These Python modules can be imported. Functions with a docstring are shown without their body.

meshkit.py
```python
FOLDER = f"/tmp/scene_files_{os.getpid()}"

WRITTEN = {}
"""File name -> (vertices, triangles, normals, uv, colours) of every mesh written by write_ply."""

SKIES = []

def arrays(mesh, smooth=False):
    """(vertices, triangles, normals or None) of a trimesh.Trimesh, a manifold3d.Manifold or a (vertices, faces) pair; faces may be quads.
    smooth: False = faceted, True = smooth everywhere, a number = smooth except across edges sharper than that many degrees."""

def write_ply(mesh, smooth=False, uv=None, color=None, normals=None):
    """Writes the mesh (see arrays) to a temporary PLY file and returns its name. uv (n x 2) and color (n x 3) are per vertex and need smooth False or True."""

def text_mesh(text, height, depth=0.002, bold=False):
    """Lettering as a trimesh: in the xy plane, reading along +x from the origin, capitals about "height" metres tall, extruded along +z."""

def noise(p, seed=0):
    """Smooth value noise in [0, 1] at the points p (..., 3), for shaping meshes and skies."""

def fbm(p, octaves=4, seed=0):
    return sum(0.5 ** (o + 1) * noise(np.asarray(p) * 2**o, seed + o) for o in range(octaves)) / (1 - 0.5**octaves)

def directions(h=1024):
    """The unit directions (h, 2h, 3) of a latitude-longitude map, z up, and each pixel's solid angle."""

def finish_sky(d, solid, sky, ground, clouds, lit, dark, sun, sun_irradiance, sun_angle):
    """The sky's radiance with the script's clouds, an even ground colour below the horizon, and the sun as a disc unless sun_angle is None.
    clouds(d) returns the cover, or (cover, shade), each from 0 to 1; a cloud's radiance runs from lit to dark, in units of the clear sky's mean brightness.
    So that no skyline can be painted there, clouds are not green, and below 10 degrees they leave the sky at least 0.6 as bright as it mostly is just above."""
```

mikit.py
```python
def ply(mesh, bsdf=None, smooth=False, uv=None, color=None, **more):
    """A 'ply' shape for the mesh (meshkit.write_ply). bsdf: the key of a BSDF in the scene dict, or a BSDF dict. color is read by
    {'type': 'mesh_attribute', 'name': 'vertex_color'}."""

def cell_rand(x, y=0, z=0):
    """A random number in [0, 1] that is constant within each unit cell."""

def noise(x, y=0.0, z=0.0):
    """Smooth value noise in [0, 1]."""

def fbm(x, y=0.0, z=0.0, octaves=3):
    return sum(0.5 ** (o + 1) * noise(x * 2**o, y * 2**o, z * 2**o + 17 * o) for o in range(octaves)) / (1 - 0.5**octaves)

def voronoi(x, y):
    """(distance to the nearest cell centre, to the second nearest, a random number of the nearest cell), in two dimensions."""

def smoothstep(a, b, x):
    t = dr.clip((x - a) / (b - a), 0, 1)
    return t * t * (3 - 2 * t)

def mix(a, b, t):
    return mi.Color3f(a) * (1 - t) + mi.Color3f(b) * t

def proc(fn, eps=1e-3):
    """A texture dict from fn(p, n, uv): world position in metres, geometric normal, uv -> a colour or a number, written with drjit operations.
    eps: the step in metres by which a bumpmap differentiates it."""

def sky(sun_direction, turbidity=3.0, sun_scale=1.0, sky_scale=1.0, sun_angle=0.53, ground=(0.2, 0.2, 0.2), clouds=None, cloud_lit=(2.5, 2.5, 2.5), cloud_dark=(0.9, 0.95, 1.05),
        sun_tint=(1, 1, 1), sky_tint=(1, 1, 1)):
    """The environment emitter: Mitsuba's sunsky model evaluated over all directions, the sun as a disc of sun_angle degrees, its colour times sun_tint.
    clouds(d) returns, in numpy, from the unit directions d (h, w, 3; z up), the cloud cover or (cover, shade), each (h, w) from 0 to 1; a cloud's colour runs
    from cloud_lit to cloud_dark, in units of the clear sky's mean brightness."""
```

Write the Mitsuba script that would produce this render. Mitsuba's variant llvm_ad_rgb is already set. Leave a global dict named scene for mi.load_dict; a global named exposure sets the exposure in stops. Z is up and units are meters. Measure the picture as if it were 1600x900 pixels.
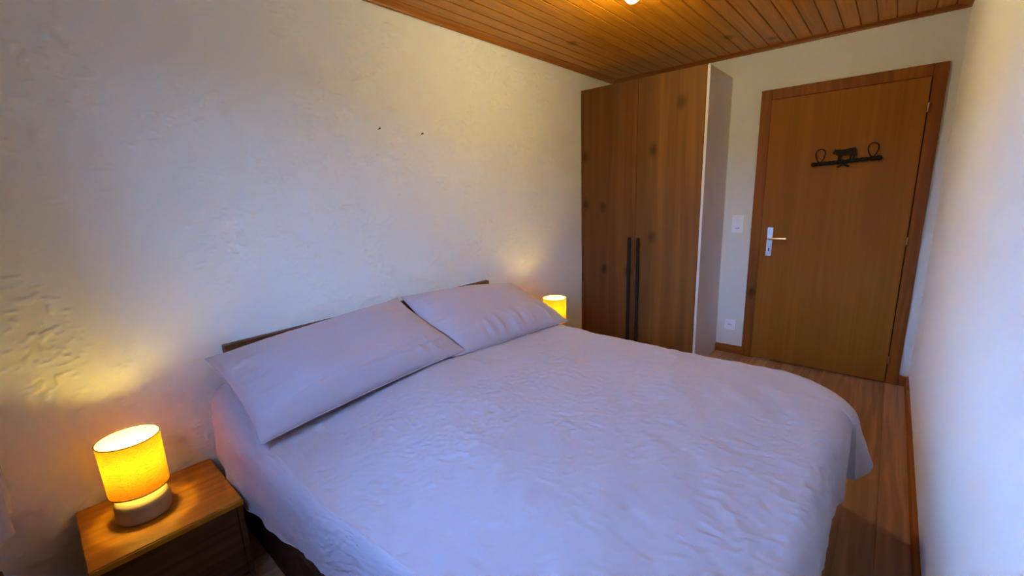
import math
import numpy as np, trimesh, drjit as dr, mitsuba as mi, manifold3d, shapely.geometry as sg
import mikit, meshkit
from mikit import proc, noise, fbm, smoothstep, mix, cell_rand
T = mi.ScalarTransform4f
scene, labels = {}, {}

# ------------------------------------------------------------------ camera
# room axes: headboard wall y=0, door wall x=0, right wall y=-WID, window wall x=-LEN, z up
CAM = np.array([-3.810, -2.0475, 1.3894]); YAW, PITCH, ROLL, FPX = 41.4498, 12.3073, -2.2139, 670.7
_y, _p, _r = np.radians([YAW, PITCH, ROLL])
_f = np.array([math.cos(_y) * math.cos(_p), math.sin(_y) * math.cos(_p), -math.sin(_p)])
_rt = np.cross(_f, [0, 0, 1]); _rt /= np.linalg.norm(_rt); _up = np.cross(_rt, _f)
_right, _upv = _rt * math.cos(_r) + _up * math.sin(_r), -_rt * math.sin(_r) + _up * math.cos(_r)
_m = np.eye(4); _m[:3, 0], _m[:3, 1], _m[:3, 2], _m[:3, 3] = -_right, _upv, _f, CAM
scene['camera'] = {'type': 'perspective', 'fov': math.degrees(2 * math.atan(800 / FPX)), 'fov_axis': 'x', 'near_clip': 0.02, 'far_clip': 500.0,
                   'to_world': T(_m.tolist())}

# ------------------------------------------------------------------ light: evening sky outside the window; lamps are built below
exposure = 3.0
SKY = 58.0
SKY_BLUE = (0.30, 0.58, 1.45)     # even overcast of a blue evening
scene['sky'] = mikit.sky((0.8, 0.1, 0.25), turbidity=3.0, sun_scale=0.0, sky_scale=SKY, ground=(0.10, 0.11, 0.10), sky_tint=(0.50, 0.80, 1.25), clouds=lambda d: np.full(d.shape[:2], 0.88), cloud_lit=SKY_BLUE, cloud_dark=SKY_BLUE)
BEDSIDE_BULB = (28.0, 21.0, 3.9)
CEILING_BULB = (72.0, 61.0, 27.0)

# ------------------------------------------------------------------ helpers
def rgb(r, g, b): return {'type': 'rgb', 'value': [r, g, b]}
def srgb(r, g, b):
    c = np.array([r, g, b]) / 255.0
    return np.where(c < 0.04045, c / 12.92, ((c + 0.055) / 1.055) ** 2.4).tolist()
def numbered(k):
    if k not in scene and k not in labels and not any(s.startswith(k + '__') for s in scene): return k
    i = 1
    while f'{k}_{i:03d}' in scene or f'{k}_{i:03d}' in labels: i += 1
    return f'{k}_{i:03d}'
def thing(name, label, cat, group=None):
    k = numbered(name); labels[k] = {'label': label, 'category': cat}
    if group: labels[k]['group'] = group
    return k
def put(name, mesh, bsdf, parent=None, smooth=False, label=None, kind=None, **more):
    k = numbered(parent + '__' + name if parent else name)
    scene[k] = mikit.ply(mesh, bsdf, smooth=smooth, **more)
    d = {}
    if label: d['label'] = label
    if kind: d['kind'] = kind
    if d: labels.setdefault(k, {}).update(d)
    return k
def struct(name, mesh, bsdf, label, smooth=False, **more): return put(name, mesh, bsdf, None, smooth, label, 'structure', **more)
def box(x0, x1, y0, y1, z0, z1, b=0.0):
    if b <= 0:
        m = trimesh.creation.box((x1 - x0, y1 - y0, z1 - z0)); m.apply_translation(((x0 + x1) / 2, (y0 + y1) / 2, (z0 + z1) / 2)); return m
    lo, hi = np.array([x0, y0, z0]), np.array([x1, y1, z1]); P = []
    for i in range(8):
        c = np.array([(i >> k) & 1 for k in range(3)]); p = np.where(c, hi, lo); s = np.where(c, -b, b)
        for k in range(3):
            q = p + s; q[k] = p[k]; P.append(q)
    return trimesh.convex.convex_hull(np.array(P))
def revolve(profile, center=(0, 0, 0), n=64):
    m = trimesh.creation.revolve(np.array(profile, float), sections=n); m.apply_translation(center); return m
def tube(pts, r, sides=10):
    """closed-ended tube along a polyline"""
    p = np.asarray(pts, float); r = np.broadcast_to(r, (len(p),))
    t = np.gradient(p, axis=0); t /= np.linalg.norm(t, axis=1, keepdims=True) + 1e-12
    a = np.cross(t, np.where(np.abs(t[:, 2:]) < 0.9, [0, 0, 1.0], [1.0, 0, 0])); a /= np.linalg.norm(a, axis=1, keepdims=True)
    b = np.cross(t, a); an = np.arange(sides) * 2 * np.pi / sides
    v = (p[:, None] + r[:, None, None] * (np.cos(an)[None, :, None] * a[:, None] + np.sin(an)[None, :, None] * b[:, None])).reshape(-1, 3)
    n = len(p); F = []
    for i in range(n - 1):
        for j in range(sides):
            k = (j + 1) % sides
            F += [[i * sides + j, i * sides + k, (i + 1) * sides + k], [i * sides + j, (i + 1) * sides + k, (i + 1) * sides + j]]
    v = np.vstack([v, p[0], p[-1]])
    for j in range(sides):
        k = (j + 1) % sides; F += [[n * sides, k, j], [n * sides + 1, (n - 1) * sides + j, (n - 1) * sides + k]]
    return trimesh.Trimesh(v, F, process=False)
def shell(P, thick):
    """closed shell of a grid of points (n, m, 3): the outer sheet and one moved by thick along its inward normals"""
    n, m, _ = P.shape
    i, j = np.meshgrid(np.arange(n - 1), np.arange(m - 1), indexing='ij'); a = (i * m + j).ravel()
    F = np.vstack([np.stack([a, a + m, a + m + 1], 1), np.stack([a, a + m + 1, a + 1], 1)])
    V = P.reshape(-1, 3); fn = np.cross(V[F[:, 1]] - V[F[:, 0]], V[F[:, 2]] - V[F[:, 0]]); N = np.zeros_like(V)
    for k in range(3): np.add.at(N, F[:, k], fn)
    N /= np.linalg.norm(N, axis=1, keepdims=True) + 1e-15
    V2 = V - N * thick; k = n * m
    ring = np.concatenate([np.arange(m - 1), np.arange(n - 1) * m + m - 1, n * m - 1 - np.arange(m - 1), (n - 1 - np.arange(n - 1)) * m])
    nx = np.roll(ring, -1)
    side = np.vstack([np.stack([ring, ring + k, nx + k], 1), np.stack([ring, nx + k, nx], 1)])
    mesh = trimesh.Trimesh(np.vstack([V, V2]), np.vstack([F, F[:, ::-1] + k, side]), process=False)
    return mesh

# ------------------------------------------------------------------ materials
def mat(key, color, rough=0.6, bump=None, bump_scale=1.0, two=True, **more):
    base = color if isinstance(color, dict) else rgb(*color)
    d = {'type': 'principled', 'base_color': base, 'roughness': rough, **{'specular': 0.35, **more}}
    if bump is not None: d = {'type': 'bumpmap', 'arbitrary': proc(bump, 8e-4), 'scale': bump_scale, 'bsdf': d}
    scene[key] = {'type': 'twosided', 'bsdf': d} if two and bump is None else d
    return key

def plaster_bump(p, n, uv):
    # trowelled plaster: low swellings and sparse small flecks on whichever wall the point lies on
    u = p.x + p.y; h = fbm(u * 24, p.z * 28, 0.5, 3) * 0.0066
    s = noise(u * 75 + 9, p.z * 60, 3.3)
    return h + smoothstep(0.68, 0.92, s) * 0.0052
mat('plaster', (0.67, 0.642, 0.55), 0.9, plaster_bump, 1.0)

def wood(light, dark, along, freq=70.0, stretch=2.2, knots=0.0, board=None, seed=0.0, vary=0.36):
    """procedural timber: grain lines running along one axis; knots; a tone of its own for each board"""
    L, D = srgb(*light), srgb(*dark)
    def fn(p, n, uv):
        a = {'x': p.x, 'y': p.y, 'z': p.z}[along]
        b, c = {'x': (p.y, p.z), 'y': (p.x, p.z), 'z': (p.y, p.x)}[along]
        w = fbm(a * stretch + seed, b * 7 + seed, c * 7, 2)
        g = fbm(a * stretch * 1.3 + seed, b * freq + w * 3.0, c * freq, 3)
        t = smoothstep(0.25, 0.8, g * 0.75 + w * 0.35)
        tone = mi.Float(1.0)
        if board is not None:
            pitch, off, length = board
            i = dr.floor((b - off) / pitch)
            tone = 1 - vary / 2 + vary * cell_rand(i + 40, dr.floor(a / length + cell_rand(i + 7) * 3) if length else 0, seed)
        col = mix(L, D, t) * tone
        if knots > 0:
            kx, ky = a * 3.2 + seed, b * 5.0 + seed * 2
            cx, cy = dr.floor(kx), dr.floor(ky)
            dx = kx - cx - 0.3 - 0.4 * cell_rand(cx, cy, 5); dy = ky - cy - 0.3 - 0.4 * cell_rand(cx, cy, 6)
            rad = dr.sqrt(dx * dx * 0.55 + dy * dy * 0.45) + 0.05 * (noise(a * 60, b * 60, 1) - 0.5)
            k = (1 - smoothstep(0.03, 0.16, rad)) * dr.select(cell_rand(cx, cy, 8) < knots, 1.0, 0.0)
            col = col * (1 - 0.55 * k)
        return col
    return proc(fn)
mat('pine_ceiling', wood((186, 116, 16), (166, 98, 11), 'x', 70, 1.4, 0.10, (0.0855, -0.0605, 0), 3.1, 0.20), 0.38)
mat('pine_trim_x', wood((160, 90, 12), (134, 70, 8), 'x', 60, 1.6, 0.08, None, 8.4), 0.4)
mat('pine_trim_y', wood((144, 78, 12), (118, 60, 8), 'y', 60, 1.6, 0.08, None, 4.4), 0.4)
mat('oak_dark', wood((124, 82, 34), (100, 62, 24), 'z', 36, 0.8, 0.34, (0.34, 0.0, 0), 6.3), 0.6, specular=0.2)
mat('oak_dark_redder', wood((104, 64, 24), (86, 50, 18), 'z', 36, 0.8, 0.30, (0.34, 0.0, 0), 11.3), 0.6, specular=0.2)
mat('door_veneer', wood((146, 88, 14), (132, 76, 10), 'z', 50, 0.8, 0.0, None, 2.7), 0.6, specular=0.2)
mat('door_frame_wood', wood((140, 78, 12), (114, 58, 8), 'z', 60, 1.5, 0.10, None, 5.9), 0.55, specular=0.2)
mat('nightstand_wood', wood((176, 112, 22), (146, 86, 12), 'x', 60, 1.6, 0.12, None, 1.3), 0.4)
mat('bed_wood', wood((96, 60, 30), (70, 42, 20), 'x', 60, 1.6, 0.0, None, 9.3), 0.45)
mat('bed_wood_shaded', wood((62, 38, 20), (46, 27, 13), 'x', 60, 1.6, 0.0, None, 9.3), 0.6, specular=0.2)  # darker copy of the bed wood: shade under the duvet put into the rail colour
mat('floor_wood', wood((176, 132, 88), (146, 104, 66), 'x', 60, 1.4, 0.0, (0.118, -2.264, 0), 7.7, 0.22), 0.42)
mat('pine_wall', wood((150, 92, 36), (124, 72, 24), 'z', 60, 1.5, 0.08, (0.10, 0.0, 0), 3.9), 0.5)
mat('white_laminate', (0.62, 0.58, 0.54), 0.45)
mat('white_edge', (0.80, 0.78, 0.74), 0.45)
mat('black_metal', (0.014, 0.013, 0.012), 0.6, specular=0.12)
mat('iron', (0.022, 0.015, 0.012), 0.8, specular=0.1)
mat('steel', (0.72, 0.71, 0.70), 0.28, metallic=1.0)
mat('brass', (0.80, 0.62, 0.38), 0.3, metallic=1.0)
mat('bronze', (0.36, 0.22, 0.15), 0.4, metallic=1.0)
mat('plastic_white', (0.78, 0.77, 0.74), 0.35)
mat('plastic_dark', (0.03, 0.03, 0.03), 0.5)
mat('ceramic', (0.29, 0.21, 0.11), 0.55)
mat('window_white', (0.75, 0.74, 0.72), 0.4)
mat('rim_dark', (0.16, 0.10, 0.03), 0.7)

mat('duvet_cloth', (0.375, 0.325, 0.325), 0.85, sheen=0.3)
def pillow_bump(p, n, uv):
    return fbm(p.x * 30, p.y * 30, p.z * 30, 2) * 0.0022
mat('pillow_cloth', (0.38, 0.31, 0.31), 0.85, pillow_bump, 1.0, sheen=0.3)
mat('mattress_cloth', (0.7, 0.69, 0.67), 0.9)
mat('curtain_cloth', (0.27, 0.28, 0.32), 0.9)
def linen(p, n, uv):
    w = noise(p.x * 260 + p.y * 260, p.z * 900) * 0.5 + noise(p.x * 900 + p.y * 900, p.z * 260) * 0.5
    s = smoothstep(0.74, 0.86, noise(p.x * 90 - p.y * 90, p.z * 420, 2))
    return mix((0.64, 0.285, 0.026), (0.46, 0.19, 0.013), smoothstep(0.3, 0.7, w) * 0.5 + s * 0.5)
scene['shade_linen'] = {'type': 'principledthin', 'base_color': proc(linen), 'roughness': 0.9, 'spec_trans': 0.0, 'diff_trans': 1.1, 'eta': 1.2}
scene['shade_lining'] = {'type': 'principledthin', 'base_color': rgb(0.86, 0.80, 0.66), 'roughness': 0.9, 'spec_trans': 0.0, 'diff_trans': 0.9, 'eta': 1.2}
scene['pane_glass'] = {'type': 'thindielectric', 'int_ior': 1.5}

# ------------------------------------------------------------------ the room
LEN, WID, H, HC, BB = 4.060, 2.264, 2.334, 2.356, 0.070
WT = 0.28
WY0, WY1, WZ0, WZ1 = -1.70, -0.60, 1.05, 2.14     # window opening in the window wall
def relief_wall():
    # trowelled plaster as real relief: soft swellings and clusters of small raised flecks
    x, z = np.linspace(-LEN - 0.01, 0.01, 960), np.linspace(0.0, HC + 0.02, 560)
    X, Z = np.meshgrid(x, z, indexing='ij'); O = X * 0
    def nz(a, b, seed): return meshkit.noise(np.stack([X * a, Z * b, O], -1), seed)
    warp = nz(7, 7, 3) * 2.5
    soft = 0.0022 * nz(9, 10, 5) + 0.0014 * nz(26, 28, 6)
    t = np.clip((meshkit.noise(np.stack([X * 54 + warp, Z * 100 + warp, O], -1), 8) - 0.60) / 0.22, 0, 1)
    mask = np.clip((nz(5.5, 5.5, 9) * 0.6 + nz(14, 14, 10) * 0.4 - 0.40) / 0.25, 0, 1)
    h = soft + 0.0031 * t * t * (3 - 2 * t) * mask
    n, m = X.shape; i, j = np.meshgrid(np.arange(n - 1), np.arange(m - 1), indexing='ij'); a = (i * m + j).ravel()
    F = np.vstack([np.stack([a, a + m, a + m + 1], 1), np.stack([a, a + m + 1, a + 1], 1)])
    face = trimesh.Trimesh(np.stack([X, h.max() - h, Z], -1).reshape(-1, 3), F, process=False)
    return trimesh.util.concatenate([face, box(-LEN - WT, WT, 0.0090, WT, -0.1, HC + 0.06)])
mat('plaster_relief', (0.67, 0.642, 0.55), 0.9)
struct('wall_headboard', relief_wall(), 'plaster_relief', 'white plastered wall behind the bed, rough with small flecks', smooth=True)
struct('wall_right', box(-LEN - WT, WT, -WID - WT, -WID, -0.1, HC + 0.06), 'plaster', 'white plastered wall at the right edge')
DO0, DO1, DOZ = -2.150, -1.295, 1.995             # door opening
wb = manifold3d.Manifold.cube((WT, WID, HC + 0.16)).translate((0, -WID, -0.1)) - manifold3d.Manifold.cube((WT * 3, DO1 - DO0, DOZ + 0.0)).translate((-0.1, DO0, 0.0))
struct('wall_door', wb, 'plaster', 'white plastered wall holding the wooden door')
ww = manifold3d.Manifold.cube((WT, WID, HC + 0.16)).translate((-LEN - WT, -WID, -0.1)) - manifold3d.Manifold.cube((WT * 3, WY1 - WY0, WZ1 - WZ0)).translate((-LEN - WT * 2, WY0, WZ0))
struct('wall_window', ww, 'pine_wall', 'wood-clad wall with the window')

# floor: laminate planks along the room
struct('floor', box(-LEN - WT, WT, -WID - WT, WT, -0.2, -0.012), 'floor_wood', 'light brown plank floor')
pw, pl = 0.118, 1.05
row = 0
y = -WID + 0.001
rng = np.random.default_rng(4)
while y < -0.002:
    x = -LEN - rng.uniform(0.0, 0.9)
    while x < 0:
        x1 = min(x + pl, 0.0)
        xa = max(x, -LEN)
        if x1 - xa > 0.03:
            put('plank', box(xa + 0.0004, x1 - 0.0004, y + 0.0004, min(y + pw, 0) - 0.0004, -0.012, 0.0, 0.0008), 'floor_wood', 'floor')
        x += pl
    y += pw; row += 1

# ceiling: tongue-and-groove pine boards along the room
struct('ceiling', box(-LEN - WT, WT, -WID - WT, WT, HC + 0.012, HC + 0.12), 'pine_trim_x', 'varnished pine board ceiling')
pitch = 0.0855
def ceiling_board(y1):
    y0 = y1 - pitch
    pr = sg.Polygon([(y0 + 0.0035, HC + 0.003), (y0 + 0.0075, HC), (y1 - 0.0005 - 0.004, HC), (y1 - 0.0005, HC + 0.003), (y1 - 0.0005, HC + 0.0125), (y0 + 0.0035, HC + 0.0125)])
    m = trimesh.creation.extrude_polygon(pr, LEN - 0.004)
    V = m.vertices.copy(); m.vertices = np.stack([V[:, 2] - LEN + 0.002, V[:, 0], V[:, 1]], 1)
    m.fix_normals(); return m
y = -0.062
while y > -WID + 0.03:
    put('plank', ceiling_board(y), 'pine_ceiling', 'ceiling'); y -= pitch
def cove(n=6, w=0.062, h=0.024):
    """trim profile in (out from the wall, z): flat foot on the wall, hollow face, thin lip on the ceiling"""
    a = np.linspace(0, math.pi / 2, n)
    pts = [(0, H)] + [(0.012, H)] + [(0.016 + (w - 0.02) * (1 - math.cos(t)), H + 0.001 + (h - 0.006) * math.sin(t)) for t in a] + [(w, HC - 0.0005), (w, HC + 0.011), (0, HC + 0.011)]
    return sg.Polygon(pts).buffer(0)
def extrude_along(poly, axis, a0, a1, wall, sgn):
    m = trimesh.creation.extrude_polygon(poly, a1 - a0); V = m.vertices.copy()
    o = wall + sgn * V[:, 0]
    m.vertices = np.stack([V[:, 2] + a0, o, V[:, 1]], 1) if axis == 'x' else np.stack([o, V[:, 2] + a0, V[:, 1]], 1)
    m.fix_normals(); return m
struct('trim_1', extrude_along(cove(), 'x', -LEN + 0.001, -0.001, -0.0005, -1), 'pine_trim_x', 'pine cove trim between the ceiling and the bed wall')
struct('trim_2', extrude_along(cove(6, 0.045), 'y', -WID + 0.014, -0.014, -0.0005, -1), 'pine_trim_y', 'pine cove trim between the ceiling and the door wall')
struct('trim_3', extrude_along(cove(), 'x', -LEN + 0.001, -0.001, -WID + 0.0005, 1), 'pine_trim_x', 'pine cove trim between the ceiling and the right wall')

# skirting boards
struct('baseboard_right', box(-LEN + 0.002, -0.001, -WID + 0.0005, -WID + 0.016, 0.0005, BB, 0.002), 'pine_trim_x', 'brown wooden skirting board along the right wall')
struct('baseboard_door', box(-0.015, -0.0005, -1.2295, -1.0215, 0.0005, BB, 0.002), 'pine_trim_y', 'brown skirting board between the wardrobe and the door')
struct('baseboard_corner', box(-0.015, -0.0005, -WID + 0.0175, -2.2135, 0.0005, BB, 0.002), 'pine_trim_y', 'short brown skirting board right of the door')
struct('baseboard_headboard', box(-LEN + 0.02, -3.90, -0.015, -0.0005, 0.0005, BB, 0.002), 'pine_trim_x', 'brown skirting board below the bed wall')
struct('trim_4', box(-LEN + 0.0005, -LEN + 0.016, -0.9, -0.0005, 0.0005, 0.26, 0.002), 'bed_wood', 'dark brown wooden board at the foot of the window wall')

# wooded mountain slope across the valley, seen from the window
def mountain():
    an = np.linspace(math.radians(80), math.radians(280), 140); rr = np.linspace(24, 75, 30)
    A, R_ = np.meshgrid(an, rr, indexing='ij')
    k = np.clip((R_ - 24) / 44, 0, 1); Z = -4 + (4 + 4.5) * k * k * (3 - 2 * k) - 2.0 * np.clip((R_ - 68) / 7, 0, 1)
    X, Y = R_ * np.cos(A), R_ * np.sin(A)
    Z = Z + k * (4.0 * (meshkit.noise(np.stack([X * 0.06, Y * 0.06, X * 0], -1), 2) - 0.5) + 2.2 * (meshkit.noise(np.stack([X * 0.5, Y * 0.5, X * 0], -1), 4) - 0.5))
    return shell(np.stack([X, Y, Z], -1), 3.0)
mat('forest', (0.035, 0.05, 0.03), 0.95)
struct('mountain', mountain(), 'forest', 'wooded mountain slope outside the window', smooth=True)

# window in the window wall (behind the camera)
fx0, fx1 = -LEN - 0.23, -LEN - 0.17
def frame_ring(x0, x1, y0, y1, z0, z1, w):
    m = manifold3d.Manifold.cube((x1 - x0, y1 - y0, z1 - z0)).translate((x0, y0, z0)) - manifold3d.Manifold.cube((x1 - x0 + 0.2, y1 - y0 - 2 * w, z1 - z0 - 2 * w)).translate((x0 - 0.1, y0 + w, z0 + w))
    return m
e = 0.001
labels['window_1'] = {'label': 'white framed window in the wall', 'kind': 'structure'}
put('frame', frame_ring(fx0, fx1, WY0 + e, WY1 - e, WZ0 + e, WZ1 - e, 0.045), 'window_white', 'window_1')
put('pane', (np.array([[fx0 + 0.03, WY0 + 0.04, WZ0 + 0.04], [fx0 + 0.03, WY1 - 0.04, WZ0 + 0.04], [fx0 + 0.03, WY1 - 0.04, WZ1 - 0.04], [fx0 + 0.03, WY0 + 0.04, WZ1 - 0.04]]), np.array([[0, 1, 2], [0, 2, 3]])), 'pane_glass', 'window_1')
put('sill', box(-LEN - 0.165, -LEN + 0.03, WY0 + e, WY1 - e, WZ0 + e, WZ0 + 0.022, 0.003), 'window_white', 'window_1')

# door
labels['door_1'] = {'label': 'brown veneered room door in a wooden frame, cow hook rack on it', 'kind': 'structure'}
y1, y2, l1, l2, ZT, LZ = -1.231, -2.212, -1.301, -2.143, 2.06, 1.988
put('casing', box(-0.022, -0.0005, l1 + 0.001, y1, 0.0005, ZT, 0.002), 'door_frame_wood', 'door_1')
put('casing', box(-0.022, -0.0005, y2, l2 - 0.004, 0.0005, ZT, 0.002), 'door_frame_wood', 'door_1')
put('casing_head', box(-0.0219, -0.0005, l2 - 0.0035, l1 + 0.0005, LZ + 0.002, ZT, 0.002), 'door_frame_wood', 'door_1')
put('leaf', box(-0.030, 0.012, l2, l1, 0.010, LZ, 0.003), 'door_veneer', 'door_1')
put('back_panel', box(0.07, 0.09, DO0, DO1, 0.0, DOZ), 'plastic_dark', 'door_1', label='near-black sheet standing in for the shade behind the door')  # added dark sheet, shade behind the leaf given as colour
# handle plate with lever and keyhole
hy = -1.366
pl_poly = sg.box(hy - 0.0185, 0.850, hy + 0.0185, 1.068).buffer(-0.004).buffer(0.004)
def plate(poly, x_front, x_back):
    """a flat piece lying on the door wall: poly in (y, z)"""
    m = trimesh.creation.extrude_polygon(poly, x_back - x_front); V = m.vertices.copy()
    m.vertices = np.stack([V[:, 2] + x_front, V[:, 0], V[:, 1]], 1); m.fix_normals(); return m
hp = put('handle_plate', plate(pl_poly, -0.036, -0.0302), 'steel', 'door_1', label='bright steel handle plate')
put('lever', trimesh.util.concatenate([tube([(-0.0362, hy - 0.004, 0.985), (-0.072, hy - 0.004, 0.985)], 0.0085, 16), tube([(-0.072, hy + 0.003, 0.985), (-0.076, hy - 0.02, 0.986), (-0.077, hy - 0.06, 0.988), (-0.075, hy - 0.115, 0.989)], [0.008, 0.009, 0.0085, 0.0095], 16)]), 'brass', hp, smooth=40, label='slim lever handle')
kh = sg.Point(hy, 0.905).buffer(0.0055).union(sg.Polygon([(hy - 0.003, 0.905), (hy + 0.003, 0.905), (hy + 0.0045, 0.889), (hy - 0.0045, 0.889)]))
put('keyhole', plate(kh, -0.0368, -0.0361), 'plastic_dark', hp)
for zz in (0.862, 1.056):
    put('screw', plate(sg.Point(hy, zz).buffer(0.003), -0.0368, -0.0361), 'brass', hp)
for zz in (1.812, 0.996, 0.176):
    hg = [(-0.0385, l2 - 0.003, zz + s) for s in (-0.027, -0.024, 0.024, 0.027)]
    put('hinge', tube(hg, [0.003, 0.0058, 0.0058, 0.003], 14), 'bronze', 'door_1', smooth=40, label='small bronze hinge')

# ------------------------------------------------------------------ wardrobe
WD, WH, WW = 0.537, 2.195, 1.020
w = thing('wardrobe', 'tall dark oak wardrobe with two plain doors and a white side panel', 'wardrobe')
put('side_panel', box(-WD + 0.001, -0.001, -WW, -WW + 0.019, 0.001, WH, 0.001), 'white_laminate', w, label='white side panel')
put('side_panel', box(-WD + 0.019, -0.001, -0.020, -0.002, 0.001, WH, 0.001), 'white_laminate', w)
put('top_panel', box(-WD + 0.019, -0.001, -WW + 0.0192, -0.0202, WH - 0.02, WH, 0.001), 'white_laminate', w)
put('back_panel', box(-0.010, -0.001, -WW + 0.0192, -0.0202, 0.02, WH - 0.0202, 0.001), 'white_laminate', w)
put('plinth', box(-WD + 0.03, -WD + 0.05, -WW + 0.0192, -0.0202, 0.001, 0.02), 'white_laminate', w)
SPL = -0.506
for (ya, yb, mt) in ((SPL + 0.0012, -0.002, 'oak_dark_redder'), (-WW + 0.0205, SPL - 0.0012, 'oak_dark')):
    d = put('door', box(-WD, -WD + 0.018, ya, yb, 0.022, WH + 0.007, 0.0012), mt, w)
    yh = SPL + 0.040 if ya > SPL else SPL - 0.036
    hm = trimesh.util.concatenate([box(-WD - 0.030, -WD - 0.018, yh - 0.0125, yh + 0.0125, 0.10, 1.012, 0.002)] + [box(-WD - 0.019, -WD - 0.0002, yh - 0.006, yh + 0.006, c - 0.01, c + 0.01) for c in (0.18, 0.56, 0.95)])
    put('handle', hm, 'black_metal', d, label='long flat black bar handle')

# ------------------------------------------------------------------ bed
BX0, BX1, BYH, BYF, BT = -3.350, -1.760, -0.050, -1.945, 0.600
bed = thing('bed', 'dark wooden double bed with a low headboard behind the two pillows', 'bed')
put('headboard', box(-3.338, -1.762, -0.034, -0.002, 0.10, 0.824, 0.003), 'bed_wood', bed, label='dark brown wooden headboard')
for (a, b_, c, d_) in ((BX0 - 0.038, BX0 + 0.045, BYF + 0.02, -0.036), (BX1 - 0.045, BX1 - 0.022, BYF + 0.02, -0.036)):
    put('side_rail', box(a, b_, c, d_, 0.02, 0.235, 0.003), 'bed_wood_shaded', bed)
put('foot_rail', box(BX0 + 0.0455, BX1 - 0.0455, BYF + 0.02, BYF + 0.045, 0.02, 0.29, 0.003), 'bed_wood', bed)
for xx in (BX0 + 0.055, BX1 - 0.125):
    for yy in (BYF + 0.05, -0.13):
        put('leg', box(xx, xx + 0.07, yy, yy + 0.07, 0.0005, 0.20, 0.003), 'bed_wood', bed)
put('slat_base', box(BX0 + 0.0455, BX1 - 0.0455, BYF + 0.0455, -0.036, 0.2005, 0.2895), 'bed_wood', bed)
# mattress: rounded slab
def rounded_slab(x0, x1, y0, y1, z0, z1, r):
    S = [trimesh.creation.icosphere(subdivisions=2, radius=r).apply_translation((x, y, z)).vertices for x in (x0 + r, x1 - r) for y in (y0 + r, y1 - r) for z in (z0 + r, z1 - r)]
    return trimesh.convex.convex_hull(np.vstack(S))
put('mattress', rounded_slab(BX0 + 0.035, BX1 - 0.035, BYF + 0.035, -0.038, 0.2905, 0.440, 0.05), 'mattress_cloth', bed, smooth=35, label='white mattress')

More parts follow.
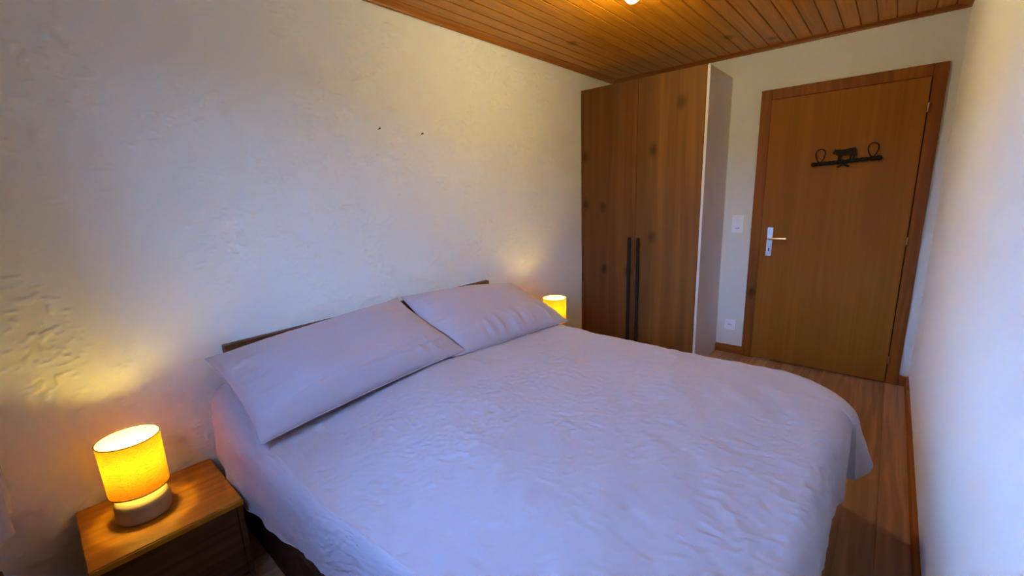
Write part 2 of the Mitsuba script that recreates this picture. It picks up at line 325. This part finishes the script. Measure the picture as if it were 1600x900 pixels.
# duvet: one cloth draped over the mattress, in cloth coordinates (s, t)
def sst(a, b, x):
    t = np.clip((x - a) / (b - a), 0, 1); return t * t * (3 - 2 * t)
def drape(ns=470, nt=520):
    E_MAX = 0.40
    s = np.linspace(BX0 - E_MAX, BX1 + E_MAX, ns); t = np.linspace(BYF - E_MAX, BYH, nt)
    Sx, Ty = np.meshgrid(s, t, indexing='ij')
    R = 0.22                                                         # plan radius of the foot corners
    cx, hx = (BX0 + BX1) / 2, (BX1 - BX0) / 2
    qx = np.abs(Sx - cx) - (hx - R); qy = (BYF + R) - Ty             # only the foot end hangs
    ax, ay = np.maximum(qx, 0), np.maximum(qy, 0)
    L = np.hypot(ax, ay)
    d = L - R
    gx = np.where(L > 1e-9, ax / np.maximum(L, 1e-9), 0) * np.sign(Sx - cx); gy = -np.where(L > 1e-9, ay / np.maximum(L, 1e-9), 0)
    dd = np.maximum(d, 0)
    bx, by = Sx - gx * dd, Ty - gy * dd                               # nearest point of the top's outline
    # hem length left side varies along the bed
    hem_l = np.interp(by, [-1.9, -1.5, -1.04, -0.88, -0.674, -0.52, -0.44, -0.36, -0.28, -0.15, -0.05], [0.28, 0.24, 0.215, 0.26, 0.285, 0.315, 0.325, 0.33, 0.31, 0.29, 0.27])
    wgt_l = np.clip(-gx, 0, 1) ** 2
    wgt_r = np.clip(gx, 0, 1) ** 2
    E = hem_l * wgt_l + 0.315 * wgt_r + 0.325 * np.clip(1 - wgt_l - wgt_r, 0, 1)
    E = np.where((gx == 0) & (gy == 0), 0.35, E)
    gm = np.maximum(np.maximum(np.abs(gx), np.abs(gy)), 1e-6)
    dd = dd * E / ((R + E_MAX) / gm - R)                              # the cloth ends at its hem
    r = 0.085
    arc = r * math.pi / 2
    out = np.where(dd < arc, r * np.sin(np.minimum(dd, arc) / r), r + 0.10 * (dd - arc) * wgt_l)
    drop = np.where(dd < arc, r * (1 - np.cos(np.minimum(dd, arc) / r)), r + (dd - arc))
    k = np.clip(dd / 0.36, 0, 1)
    wv = -by - bx                                                     # runs along the right side and then along the foot
    arcl = np.where(gx < -0.5, by, wv)
    out = out + k ** 1.3 * (0.010 * np.sin(arcl * 2 * math.pi / 0.31 + 0.7) + 0.006 * np.sin(arcl * 2 * math.pi / 0.13)) * np.where(gy < -0.9, 0.6, 1.0) * np.where(gx > 0.0, 1 - np.exp(-((np.degrees(np.arctan2(-gy, gx)) - 55) / 26) ** 2), 1)
    hug = np.interp(by, [-1.9, -1.0, -0.65, -0.35, -0.15, -0.05], [0.40, 0.35, 0.50, 0.85, 1.0, 0.92])
    out = out * (1 - wgt_l * (1 - hug)) * np.where(gx <= 0.0, 1 - 0.22 * gy * gy * sst(-2.0, -2.4, bx), 1.0)
    ph = np.degrees(np.arctan2(-gy, gx))
    out = out + k ** 1.2 * np.where(gx > 0.0, 0.125 * np.exp(-((ph - 62) / 24) ** 2) - 0.025 * np.exp(-((ph - 18) / 14) ** 2), 0)
    X, Y = bx + gx * out, by + gy * out
    Z = BT - drop
    # relief of the top: the cover sags towards the window side, with a soft crease, and small swellings
    A, B = np.array([-2.62, -0.50]), np.array([-3.16, -1.64]); dirn = (B - A) / np.linalg.norm(B - A); nrm = np.array([dirn[1], -dirn[0]])
    dist = (bx - A[0]) * nrm[0] + (by - A[1]) * nrm[1]
    if nrm[0] > 0: dist = -dist
    bend = 0.030 * np.sin(by * 7.0)
    q = dist * 1.0 + bend * 0.4
    sag = np.where(q > 0.05, q - 0.025, np.where(q > 0, q * q / 0.1, 0))
    Z = Z - np.minimum(0.20 * sag, 0.092) * sst(-0.10, -0.70, by)
    P = np.stack([bx, by, np.zeros_like(bx)], -1)
    top = np.clip(1 - dd / 0.1, 0, 1)
    Z = Z + 0.020 * (meshkit.noise(P * [2.4, 2.8, 1], 3) - 0.5) * (0.4 + 0.6 * top) + 0.012 * (meshkit.noise(P * [6, 7, 1], 5) - 0.5)
    Z = Z + 0.075 * sst(-0.45, -0.12, by) * sst(-2.9, -3.3, bx) * np.clip(1 - drop / 0.3, 0, 1)
    # wrinkles running towards the foot corner
    u = (bx * 0.82 + by * 0.57); v = (-bx * 0.57 + by * 0.82)
    wr = meshkit.noise(np.stack([u * 3.0, v * 26 + 2 * meshkit.noise(P * 5, 8), P[..., 2]], -1), 11)
    foot = sst(-1.0, -1.75, by) * sst(-3.1, -2.4, bx)
    Z = Z + 0.007 * (wr - 0.5) * (0.35 + 1.3 * foot)
    wr2 = meshkit.noise(np.stack([bx * 34, by * 34, P[..., 2]], -1), 21)
    Z = Z + 0.0022 * (wr2 - 0.5)
    # seersucker crinkle: short ripples over the whole cloth, following its folds
    w = meshkit.noise(P * 6, 31)
    rip = meshkit.noise(np.stack([Sx * 74 + Ty * 26 + w * 5, Ty * 44 - Sx * 12 + w * 4, P[..., 2]], -1), 33)
    rip2 = meshkit.noise(np.stack([Sx * 26 + w * 4, Ty * 15 + w * 3, P[..., 2]], -1), 37)
    patchy = 0.55 + 0.45 * sst(0.35, 0.65, meshkit.noise(P * 3.1, 41)) * sst(-0.35, -0.8, by)
    rz = (0.0060 * (rip - 0.5) + 0.0034 * (rip2 - 0.5)) * patchy
    Z = Z + rz * top; X = X + gx * rz * (1 - top); Y = Y + gy * rz * (1 - top)
    return np.stack([X, Y, Z], -1)
P = drape()
put('duvet', shell(P, 0.028), 'duvet_cloth', None, smooth=True)
labels['duvet'] = {'label': 'large crinkled pale lilac duvet spread over the whole bed', 'category': 'duvet'}

from scipy.interpolate import LinearNDInterpolator
_q = P.reshape(-1, 3); _q = _q[_q[:, 2] > 0.42]; _cover = LinearNDInterpolator(_q[::2, :2], _q[::2, 2])
def rest_on(V):
    """how far points must rise to lie on the duvet instead of in it"""
    z = np.nan_to_num(_cover(V[:, 0], V[:, 1]), nan=0.0)
    return np.maximum(0, z + 0.005 - V[:, 2])
def solid(m): return manifold3d.Manifold(manifold3d.Mesh(np.asarray(m.vertices, np.float32), np.asarray(m.faces, np.uint32)))
def pillow(bl, br, fr, fl, half, seed, n=110, m=84, crease=0.0):
    """a stuffed pillowcase whose middle surface spans four corners (back left, back right, front right, front left)"""
    bl, br, fr, fl = (np.array(c, float) for c in (bl, br, fr, fl))
    u, v = np.meshgrid(np.linspace(-1, 1, n), np.linspace(-1, 1, m), indexing='ij')   # u along the width, v from the front to the back
    # edges pulled in between the corners
    uu = u * (1 - 0.045 * (1 - v ** 2) * np.abs(u) ** 3); vv = v * (1 - 0.05 * (1 - u ** 2) * np.abs(v) ** 3)
    a, b = (uu + 1) / 2, (vv + 1) / 2
    M = ((1 - a) * (1 - b))[..., None] * fl + (a * (1 - b))[..., None] * fr + ((1 - a) * b)[..., None] * bl + (a * b)[..., None] * br
    nr = np.cross(br - bl + fr - fl, bl - fl + br - fr); nr /= np.linalg.norm(nr)
    prof = np.clip((1 - np.abs(u) ** 2.6) * (1 - np.abs(v) ** 2.4), 0, 1) ** 0.58
    h = half * prof
    h = h + 0.022 * np.exp(-((v + 0.55) / 0.30) ** 2) * prof
    g = np.stack([u * 2.2, v * 1.8, u * 0], -1)
    lump = (meshkit.noise(g + seed, seed) - 0.5) * 0.030 * prof
    edge = np.maximum(np.abs(u), np.abs(v))
    # short puckers that run in from the front seam and the sides
    puck = (meshkit.noise(np.stack([u * 13 + v * 2.5, v * 1.4, u * 0 + seed], -1), seed + 3) - 0.5) * 0.016 * np.exp(-((v + 0.74) / 0.22) ** 2)
    puck += (meshkit.noise(np.stack([u * 1.5, v * 10 + u * 2, u * 0 + seed], -1), seed + 4) - 0.5) * 0.010 * np.exp(-((np.abs(u) - 0.85) / 0.15) ** 2)
    fine = (meshkit.noise(np.stack([u * 30, v * 9, u * 0], -1), seed + 9) - 0.5) * 0.0025
    seam = -crease * np.exp(-((v + 0.62 + 0.03 * np.sin(u * 4)) / 0.035) ** 2) * sst(0.98, 0.8, np.abs(u))
    top = M + nr * (h + (lump + puck + fine) * np.clip(prof * 2, 0, 1) + seam)[..., None]
    bot = M - nr * (h * 0.62)[..., None]
    k = n * m
    i, j = np.meshgrid(np.arange(n - 1), np.arange(m - 1), indexing='ij'); q = (i * m + j).ravel()
    F = np.vstack([np.stack([q, q + m, q + m + 1], 1), np.stack([q, q + m + 1, q + 1], 1)])
    V = np.vstack([top.reshape(-1, 3), bot.reshape(-1, 3)])
    mesh = trimesh.Trimesh(V, np.vstack([F, F[:, ::-1] + k]), process=False); mesh.merge_vertices(digits_vertex=7)
    lift = rest_on(mesh.vertices); mesh.vertices[:, 2] += lift
    M = M.copy(); M[..., 2] += rest_on(M.reshape(-1, 3)).reshape(n, m)
    rim = np.concatenate([M[:, 0], M[-1, 1:], M[-2::-1, -1], M[0, -2:0:-1]])
    return mesh, rim
pm, rim1 = pillow((-3.414, -0.067, 0.800), (-2.510, -0.055, 0.856), (-2.425, -0.493, 0.627), (-3.393, -0.486, 0.574), 0.095, 5, crease=0.006)
k = thing('pillow', 'left pillow in a greyish lilac case, nearest the lit lamp by the window', 'pillow', 'pillows against the headboard')
first = pm
put('cushion', pm, 'pillow_cloth', k, smooth=True)
put('piping', tube(np.vstack([rim1, rim1[:1]]), 0.0028, 6), 'pillow_cloth', k, smooth=True)
pm, rim2 = pillow((-2.500, -0.072, 0.866), (-1.620, -0.113, 0.787), (-1.678, -0.619, 0.614), (-2.530, -0.489, 0.590), 0.097, 14)
swollen = first.copy(); swollen.vertices = first.vertices + first.vertex_normals * 0.006
pm = solid(pm) - solid(swollen)                                       # pressed flat where the left pillow lies against it
k = thing('pillow', 'right pillow in a greyish lilac case, towards the wardrobe', 'pillow', 'pillows against the headboard')
put('cushion', pm, 'pillow_cloth', k, smooth=50)
far = ~trimesh.Trimesh(swollen.vertices, swollen.faces).bounding_box.contains(rim2) & (rim2[:, 0] > -2.40)
run = rim2[far]; cut = np.argmax(np.linalg.norm(np.diff(np.vstack([run, run[:1]]), axis=0), axis=1)) + 1
put('piping', tube(np.roll(run, -cut, axis=0), 0.0028, 6), 'pillow_cloth', k, smooth=True)

# ------------------------------------------------------------------ nightstands and lamps
NZ = 0.355
def nightstand(x0, x1, label):
    k = thing('nightstand', label, 'nightstand', 'wooden nightstands beside the bed')
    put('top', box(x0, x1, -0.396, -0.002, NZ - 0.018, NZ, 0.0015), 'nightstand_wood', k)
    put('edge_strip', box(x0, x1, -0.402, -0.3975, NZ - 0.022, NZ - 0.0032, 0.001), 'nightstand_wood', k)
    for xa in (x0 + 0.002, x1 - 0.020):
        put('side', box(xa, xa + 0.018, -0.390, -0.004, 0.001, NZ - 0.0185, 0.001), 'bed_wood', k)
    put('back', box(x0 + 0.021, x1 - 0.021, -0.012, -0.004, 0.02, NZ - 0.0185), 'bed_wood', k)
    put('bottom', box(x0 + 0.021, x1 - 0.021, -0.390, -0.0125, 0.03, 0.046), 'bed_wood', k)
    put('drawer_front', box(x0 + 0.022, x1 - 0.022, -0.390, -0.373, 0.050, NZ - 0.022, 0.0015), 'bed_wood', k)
nightstand(-3.858, -3.454, 'orange-brown wooden nightstand at the lower left, holding the near lit lamp')
nightstand(-1.590, -1.100, 'wooden nightstand mostly hidden between the bed and the wardrobe')

def lamp(x, y, label):
    k = thing('table_lamp', label, 'table lamp', 'bedside lamps with yellow shades')
    r = 0.076
    prof = [(0, NZ + 0.0003), (r - 0.010, NZ + 0.0003), (r - 0.003, NZ + 0.004), (r, NZ + 0.012), (r, NZ + 0.055), (r - 0.003, NZ + 0.066), (r - 0.010, NZ + 0.073), (r - 0.020, NZ + 0.076), (0.016, NZ + 0.077), (0, NZ + 0.077)]
    put('base', revolve(prof, (x, y, 0)), 'ceramic', k, smooth=35, label='round stone-coloured base')
    put('stem', revolve([(0, NZ + 0.0772), (0.012, NZ + 0.0772), (0.012, NZ + 0.150), (0.016, NZ + 0.152), (0.016, NZ + 0.192), (0, NZ + 0.192)], (x, y, 0), 24), 'plastic_white', k, smooth=35)
    R, z0, z1 = 0.084, NZ + 0.104, NZ + 0.288
    an = np.linspace(0, 2 * np.pi, 97); V = np.concatenate([np.stack([x + rr * np.cos(an), y + rr * np.sin(an), an * 0 + zz], 1) for rr, zz in ((R - 0.002, z0), (R, z1))])
    i = np.arange(96); F = np.concatenate([np.stack([i, i + 1, i + 98], 1), np.stack([i, i + 98, i + 97], 1)])
    sh = put('shade', trimesh.Trimesh(V, F, process=False), 'shade_linen', k, smooth=True, label='yellow linen drum shade, glowing')
    Vl = V.copy(); Vl[:, 0] = x + (V[:, 0] - x) * (1 - 0.0016 / R); Vl[:, 1] = y + (V[:, 1] - y) * (1 - 0.0016 / R)
    put('lining', trimesh.Trimesh(Vl, F, process=False), 'shade_lining', sh, smooth=True, label='bright white lining inside the shade')
    for zz, rr in ((z0, R - 0.002), (z1, R)):
        put('rim', tube(np.stack([x + rr * np.cos(an), y + rr * np.sin(an), an * 0 + zz], 1), 0.0017, 6), 'rim_dark', sh, smooth=True)
    spokes = trimesh.util.concatenate([tube([(x, y, z0 + 0.03), (x + (R - 0.003) * math.cos(t), y + (R - 0.003) * math.sin(t), z0 + 0.012)], 0.001, 6) for t in (0.4, 2.5, 4.6)])
    put('shade_support', spokes, 'plastic_white', sh)
    bulb = trimesh.creation.icosphere(subdivisions=3, radius=0.024); bulb.apply_translation((x, y, NZ + 0.216))
    put('bulb', bulb, 'plastic_white', k, smooth=True, label='glowing bulb', emitter={'type': 'area', 'radiance': rgb(*BEDSIDE_BULB)})
lamp(-3.694, -0.203, 'glowing yellow drum lamp on the nightstand at the lower left')
lamp(-1.335, -0.270, 'small glowing yellow lamp behind the right pillow, beside the wardrobe')

# ceiling lamp, only its glowing underside reaches into the frame
cl = thing('ceiling_lamp', 'round glowing ceiling lamp at the top edge of the picture', 'ceiling lamp')
LX, LY, LZc = -1.790, -1.057, 2.250
put('canopy', revolve([(0, HC - 0.0005), (0.075, HC - 0.0005), (0.075, HC - 0.02), (0.06, HC - 0.03), (0, HC - 0.03)], (LX, LY, 0), 40), 'plastic_white', cl, smooth=35)
put('stem', revolve([(0, HC - 0.0305), (0.009, HC - 0.0305), (0.009, LZc + 0.05), (0.025, LZc + 0.0495), (0.022, LZc + 0.030), (0, LZc + 0.030)], (LX, LY, 0), 24), 'steel', cl, smooth=35)
g = trimesh.creation.icosphere(subdivisions=3, radius=0.036); g.apply_translation((LX, LY, LZc - 0.001))
put('bulb', g, 'plastic_white', cl, smooth=True, label='glowing globe bulb', emitter={'type': 'area', 'radiance': rgb(*CEILING_BULB)})

# ------------------------------------------------------------------ small things on the walls
# cow hook rack hanging on the door (x is out of the door)
k = thing('hook_rack', 'black iron hook rack with a cow figure hanging on the door', 'hook rack')
XD = -0.0303
ya, za, yb, zb = -1.598, 1.512, -1.949, 1.532
tt = np.linspace(0, 1, 40); by_, bz_ = ya + (yb - ya) * tt, za + (zb - za) * tt
twist = [tube(np.stack([XD - 0.016 + 0.006 * np.cos(tt * 44 + o), by_, bz_ + 0.006 * np.sin(tt * 44 + o)], 1), 0.0085, 8) for o in (0, np.pi)]
ends = []
for yy, zz in ((ya, za), (yb, zb)):
    s = trimesh.creation.icosphere(subdivisions=2, radius=0.016); s.apply_translation((XD - 0.0165, yy, zz)); ends.append(s)
put('bar', trimesh.util.concatenate(twist + ends), 'iron', k, smooth=50, label='twisted iron bar')
slope = (zb - za) / (yb - ya)
cow = np.array([(0.000, 0.046), (0.006, 0.052), (0.010, 0.058), (0.012, 0.066), (0.018, 0.060), (0.030, 0.060), (0.045, 0.057), (0.080, 0.058), (0.105, 0.061), (0.118, 0.062), (0.124, 0.058), (0.126, 0.040), (0.130, 0.022), (0.131, 0.010), (0.127, 0.012), (0.124, 0.030),
                (0.121, 0.020), (0.122, 0.000), (0.113, 0.000), (0.112, 0.014), (0.106, 0.022), (0.103, 0.018), (0.103, 0.000), (0.094, 0.000), (0.095, 0.016), (0.090, 0.026), (0.070, 0.024), (0.052, 0.024), (0.050, 0.014), (0.050, 0.000), (0.042, 0.000), (0.041, 0.014), (0.038, 0.000), (0.031, 0.000), (0.032, 0.022), (0.026, 0.030), (0.018, 0.036), (0.010, 0.037), (0.002, 0.040)])
cy0, cz0 = -1.700, 1.512 + slope * (-1.700 - ya) + 0.0135
cp = sg.Polygon([(cy0 - u, cz0 - 0.004 + v * 1.22 + slope * (-u)) for u, v in cow]).buffer(0)
put('cow', plate(cp, XD - 0.019, XD - 0.013), 'iron', k, label='flat iron cow figure')
for yc, zc in ((-1.632, 1.515), (-1.914, 1.531)):
    an = np.linspace(0, 2 * np.pi, 48)
    lx = 0.034 * np.sin(an) * (0.50 + 0.50 * (1 - np.cos(an)) / 2); lz = 0.045 * (1 - np.cos(an))
    put('hook', tube(np.stack([XD - 0.016 - 0.004 * np.sin(an / 2), yc + lx, zc + lz + 0.008], 1), 0.0034, 8), 'iron', k, smooth=True, label='iron loop hook')
an = np.linspace(0, 1, 24)
yc = -1.765; zc = 1.5195
for s in (-1, 1):
    put('scroll', tube(np.stack([XD - 0.016 + an * 0, yc + s * (0.003 + 0.038 * np.sin(an * np.pi) * (0.5 + an / 2)), zc - 0.012 - 0.020 * np.sin(an * np.pi * 0.9)], 1), 0.0055, 8), 'iron', k, smooth=True)
for yy in (-1.66, -1.89):
    put('fixing', tube([(XD - 0.012, yy, 1.514 + slope * (yy - ya)), (XD + 0.0001, yy, 1.514 + slope * (yy - ya))], 0.005, 10), 'iron', k, smooth=40)

# light switch with socket, and the low socket
def rr_(y0, y1_, z0, z1, r=0.006): return sg.box(min(y0, y1_), z0, max(y0, y1_), z1).buffer(-r).buffer(r)
k = thing('light_switch', 'white double plate with a light switch above a socket beside the door', 'light switch')
put('plate', plate(rr_(-1.088, -1.170, 1.020, 1.160), -0.010, -0.0003), 'plastic_white', k)
put('rocker', plate(rr_(-1.103, -1.155, 1.098, 1.150, 0.004), -0.0125, -0.0101), 'plastic_white', k)
put('button', revolve([(0, 0), (0.011, 0), (0.010, 0.003), (0, 0.004)], n=28).apply_transform(trimesh.transformations.rotation_matrix(-math.pi / 2, [0, 1, 0])).apply_translation((-0.0126, -1.129, 1.124)), 'window_white', k, smooth=30)
def swiss_holes(name, yc, zc, xf, key):
    hexa = sg.Polygon([(yc - 0.021, zc), (yc - 0.012, zc + 0.013), (yc + 0.012, zc + 0.013), (yc + 0.021, zc), (yc + 0.012, zc - 0.013), (yc - 0.012, zc - 0.013)])
    put('socket_face', plate(hexa, xf - 0.0012, xf - 0.0001), 'window_white', key)
    for dy, dz in ((-0.0095, 0.0015), (0.0095, 0.0015), (0.0, -0.004)):
        put('pin_hole', plate(sg.Point(yc + dy, zc + dz).buffer(0.0032), xf - 0.0018, xf - 0.0013), 'plastic_dark', key)
swiss_holes('s', -1.129, 1.055, -0.0101, k)
k = thing('power_socket', 'white square power socket low on the wall beside the door', 'power socket')
put('plate', plate(rr_(-1.084, -1.166, 0.205, 0.290), -0.010, -0.0003), 'plastic_white', k)
swiss_holes('s', -1.125, 0.248, -0.0101, k)

# two nails in the wall above the bed
for (x, z, lb) in ((-2.487, 1.743, 'tiny dark nail in the bed wall, left one of two'), (-2.214, 1.738, 'tiny dark nail in the bed wall, right one of two')):
    n_ = thing('nail', lb, 'nail', 'nails in the wall above the bed')
    put('shaft', tube([(x, 0.0, z), (x, -0.014, z + 0.003)], 0.0022, 8), 'iron', n_, smooth=40)
    put('head', tube([(x, -0.0142, z + 0.003), (x, -0.0165, z + 0.0034)], 0.0048, 12), 'iron', n_, smooth=40)

# curtain at the window's side, its hem reaches into the left edge
def curtain():
    yy = np.linspace(-0.845, -0.070, 240); zz = np.linspace(2.21, 0.520, 40)
    Y, Z = np.meshgrid(yy, zz, indexing='ij')
    amp = 0.020 + 0.010 * (2.21 - Z) / 1.65
    far = sst(-0.35, -0.46, Y)
    X = -LEN + 0.062 - 0.022 * far + amp * (1 - 0.45 * far) * np.cos((Y + 0.15) * 2 * math.pi / 0.15 + 0.12 * np.sin(Z * 3))
    return np.stack([X, Y, Z], -1)
c = thing('curtain', 'grey-blue curtain hem hanging at the left edge above the nightstand', 'curtain')
put('fabric', shell(curtain()[:, ::-1], 0.003), 'curtain_cloth', c, smooth=True)
cr_ = thing('curtain_rod', 'steel curtain rod above the window', 'curtain rod')
put('rod', tube([(-LEN + 0.06, -2.1, 2.230), (-LEN + 0.06, -0.03, 2.230)], 0.011, 14), 'steel', cr_, smooth=40)
for yy in (-2.05, -0.055):
    put('bracket', box(-LEN + 0.0005, -LEN + 0.049, yy - 0.01, yy + 0.01, 2.220, 2.240), 'steel', cr_)
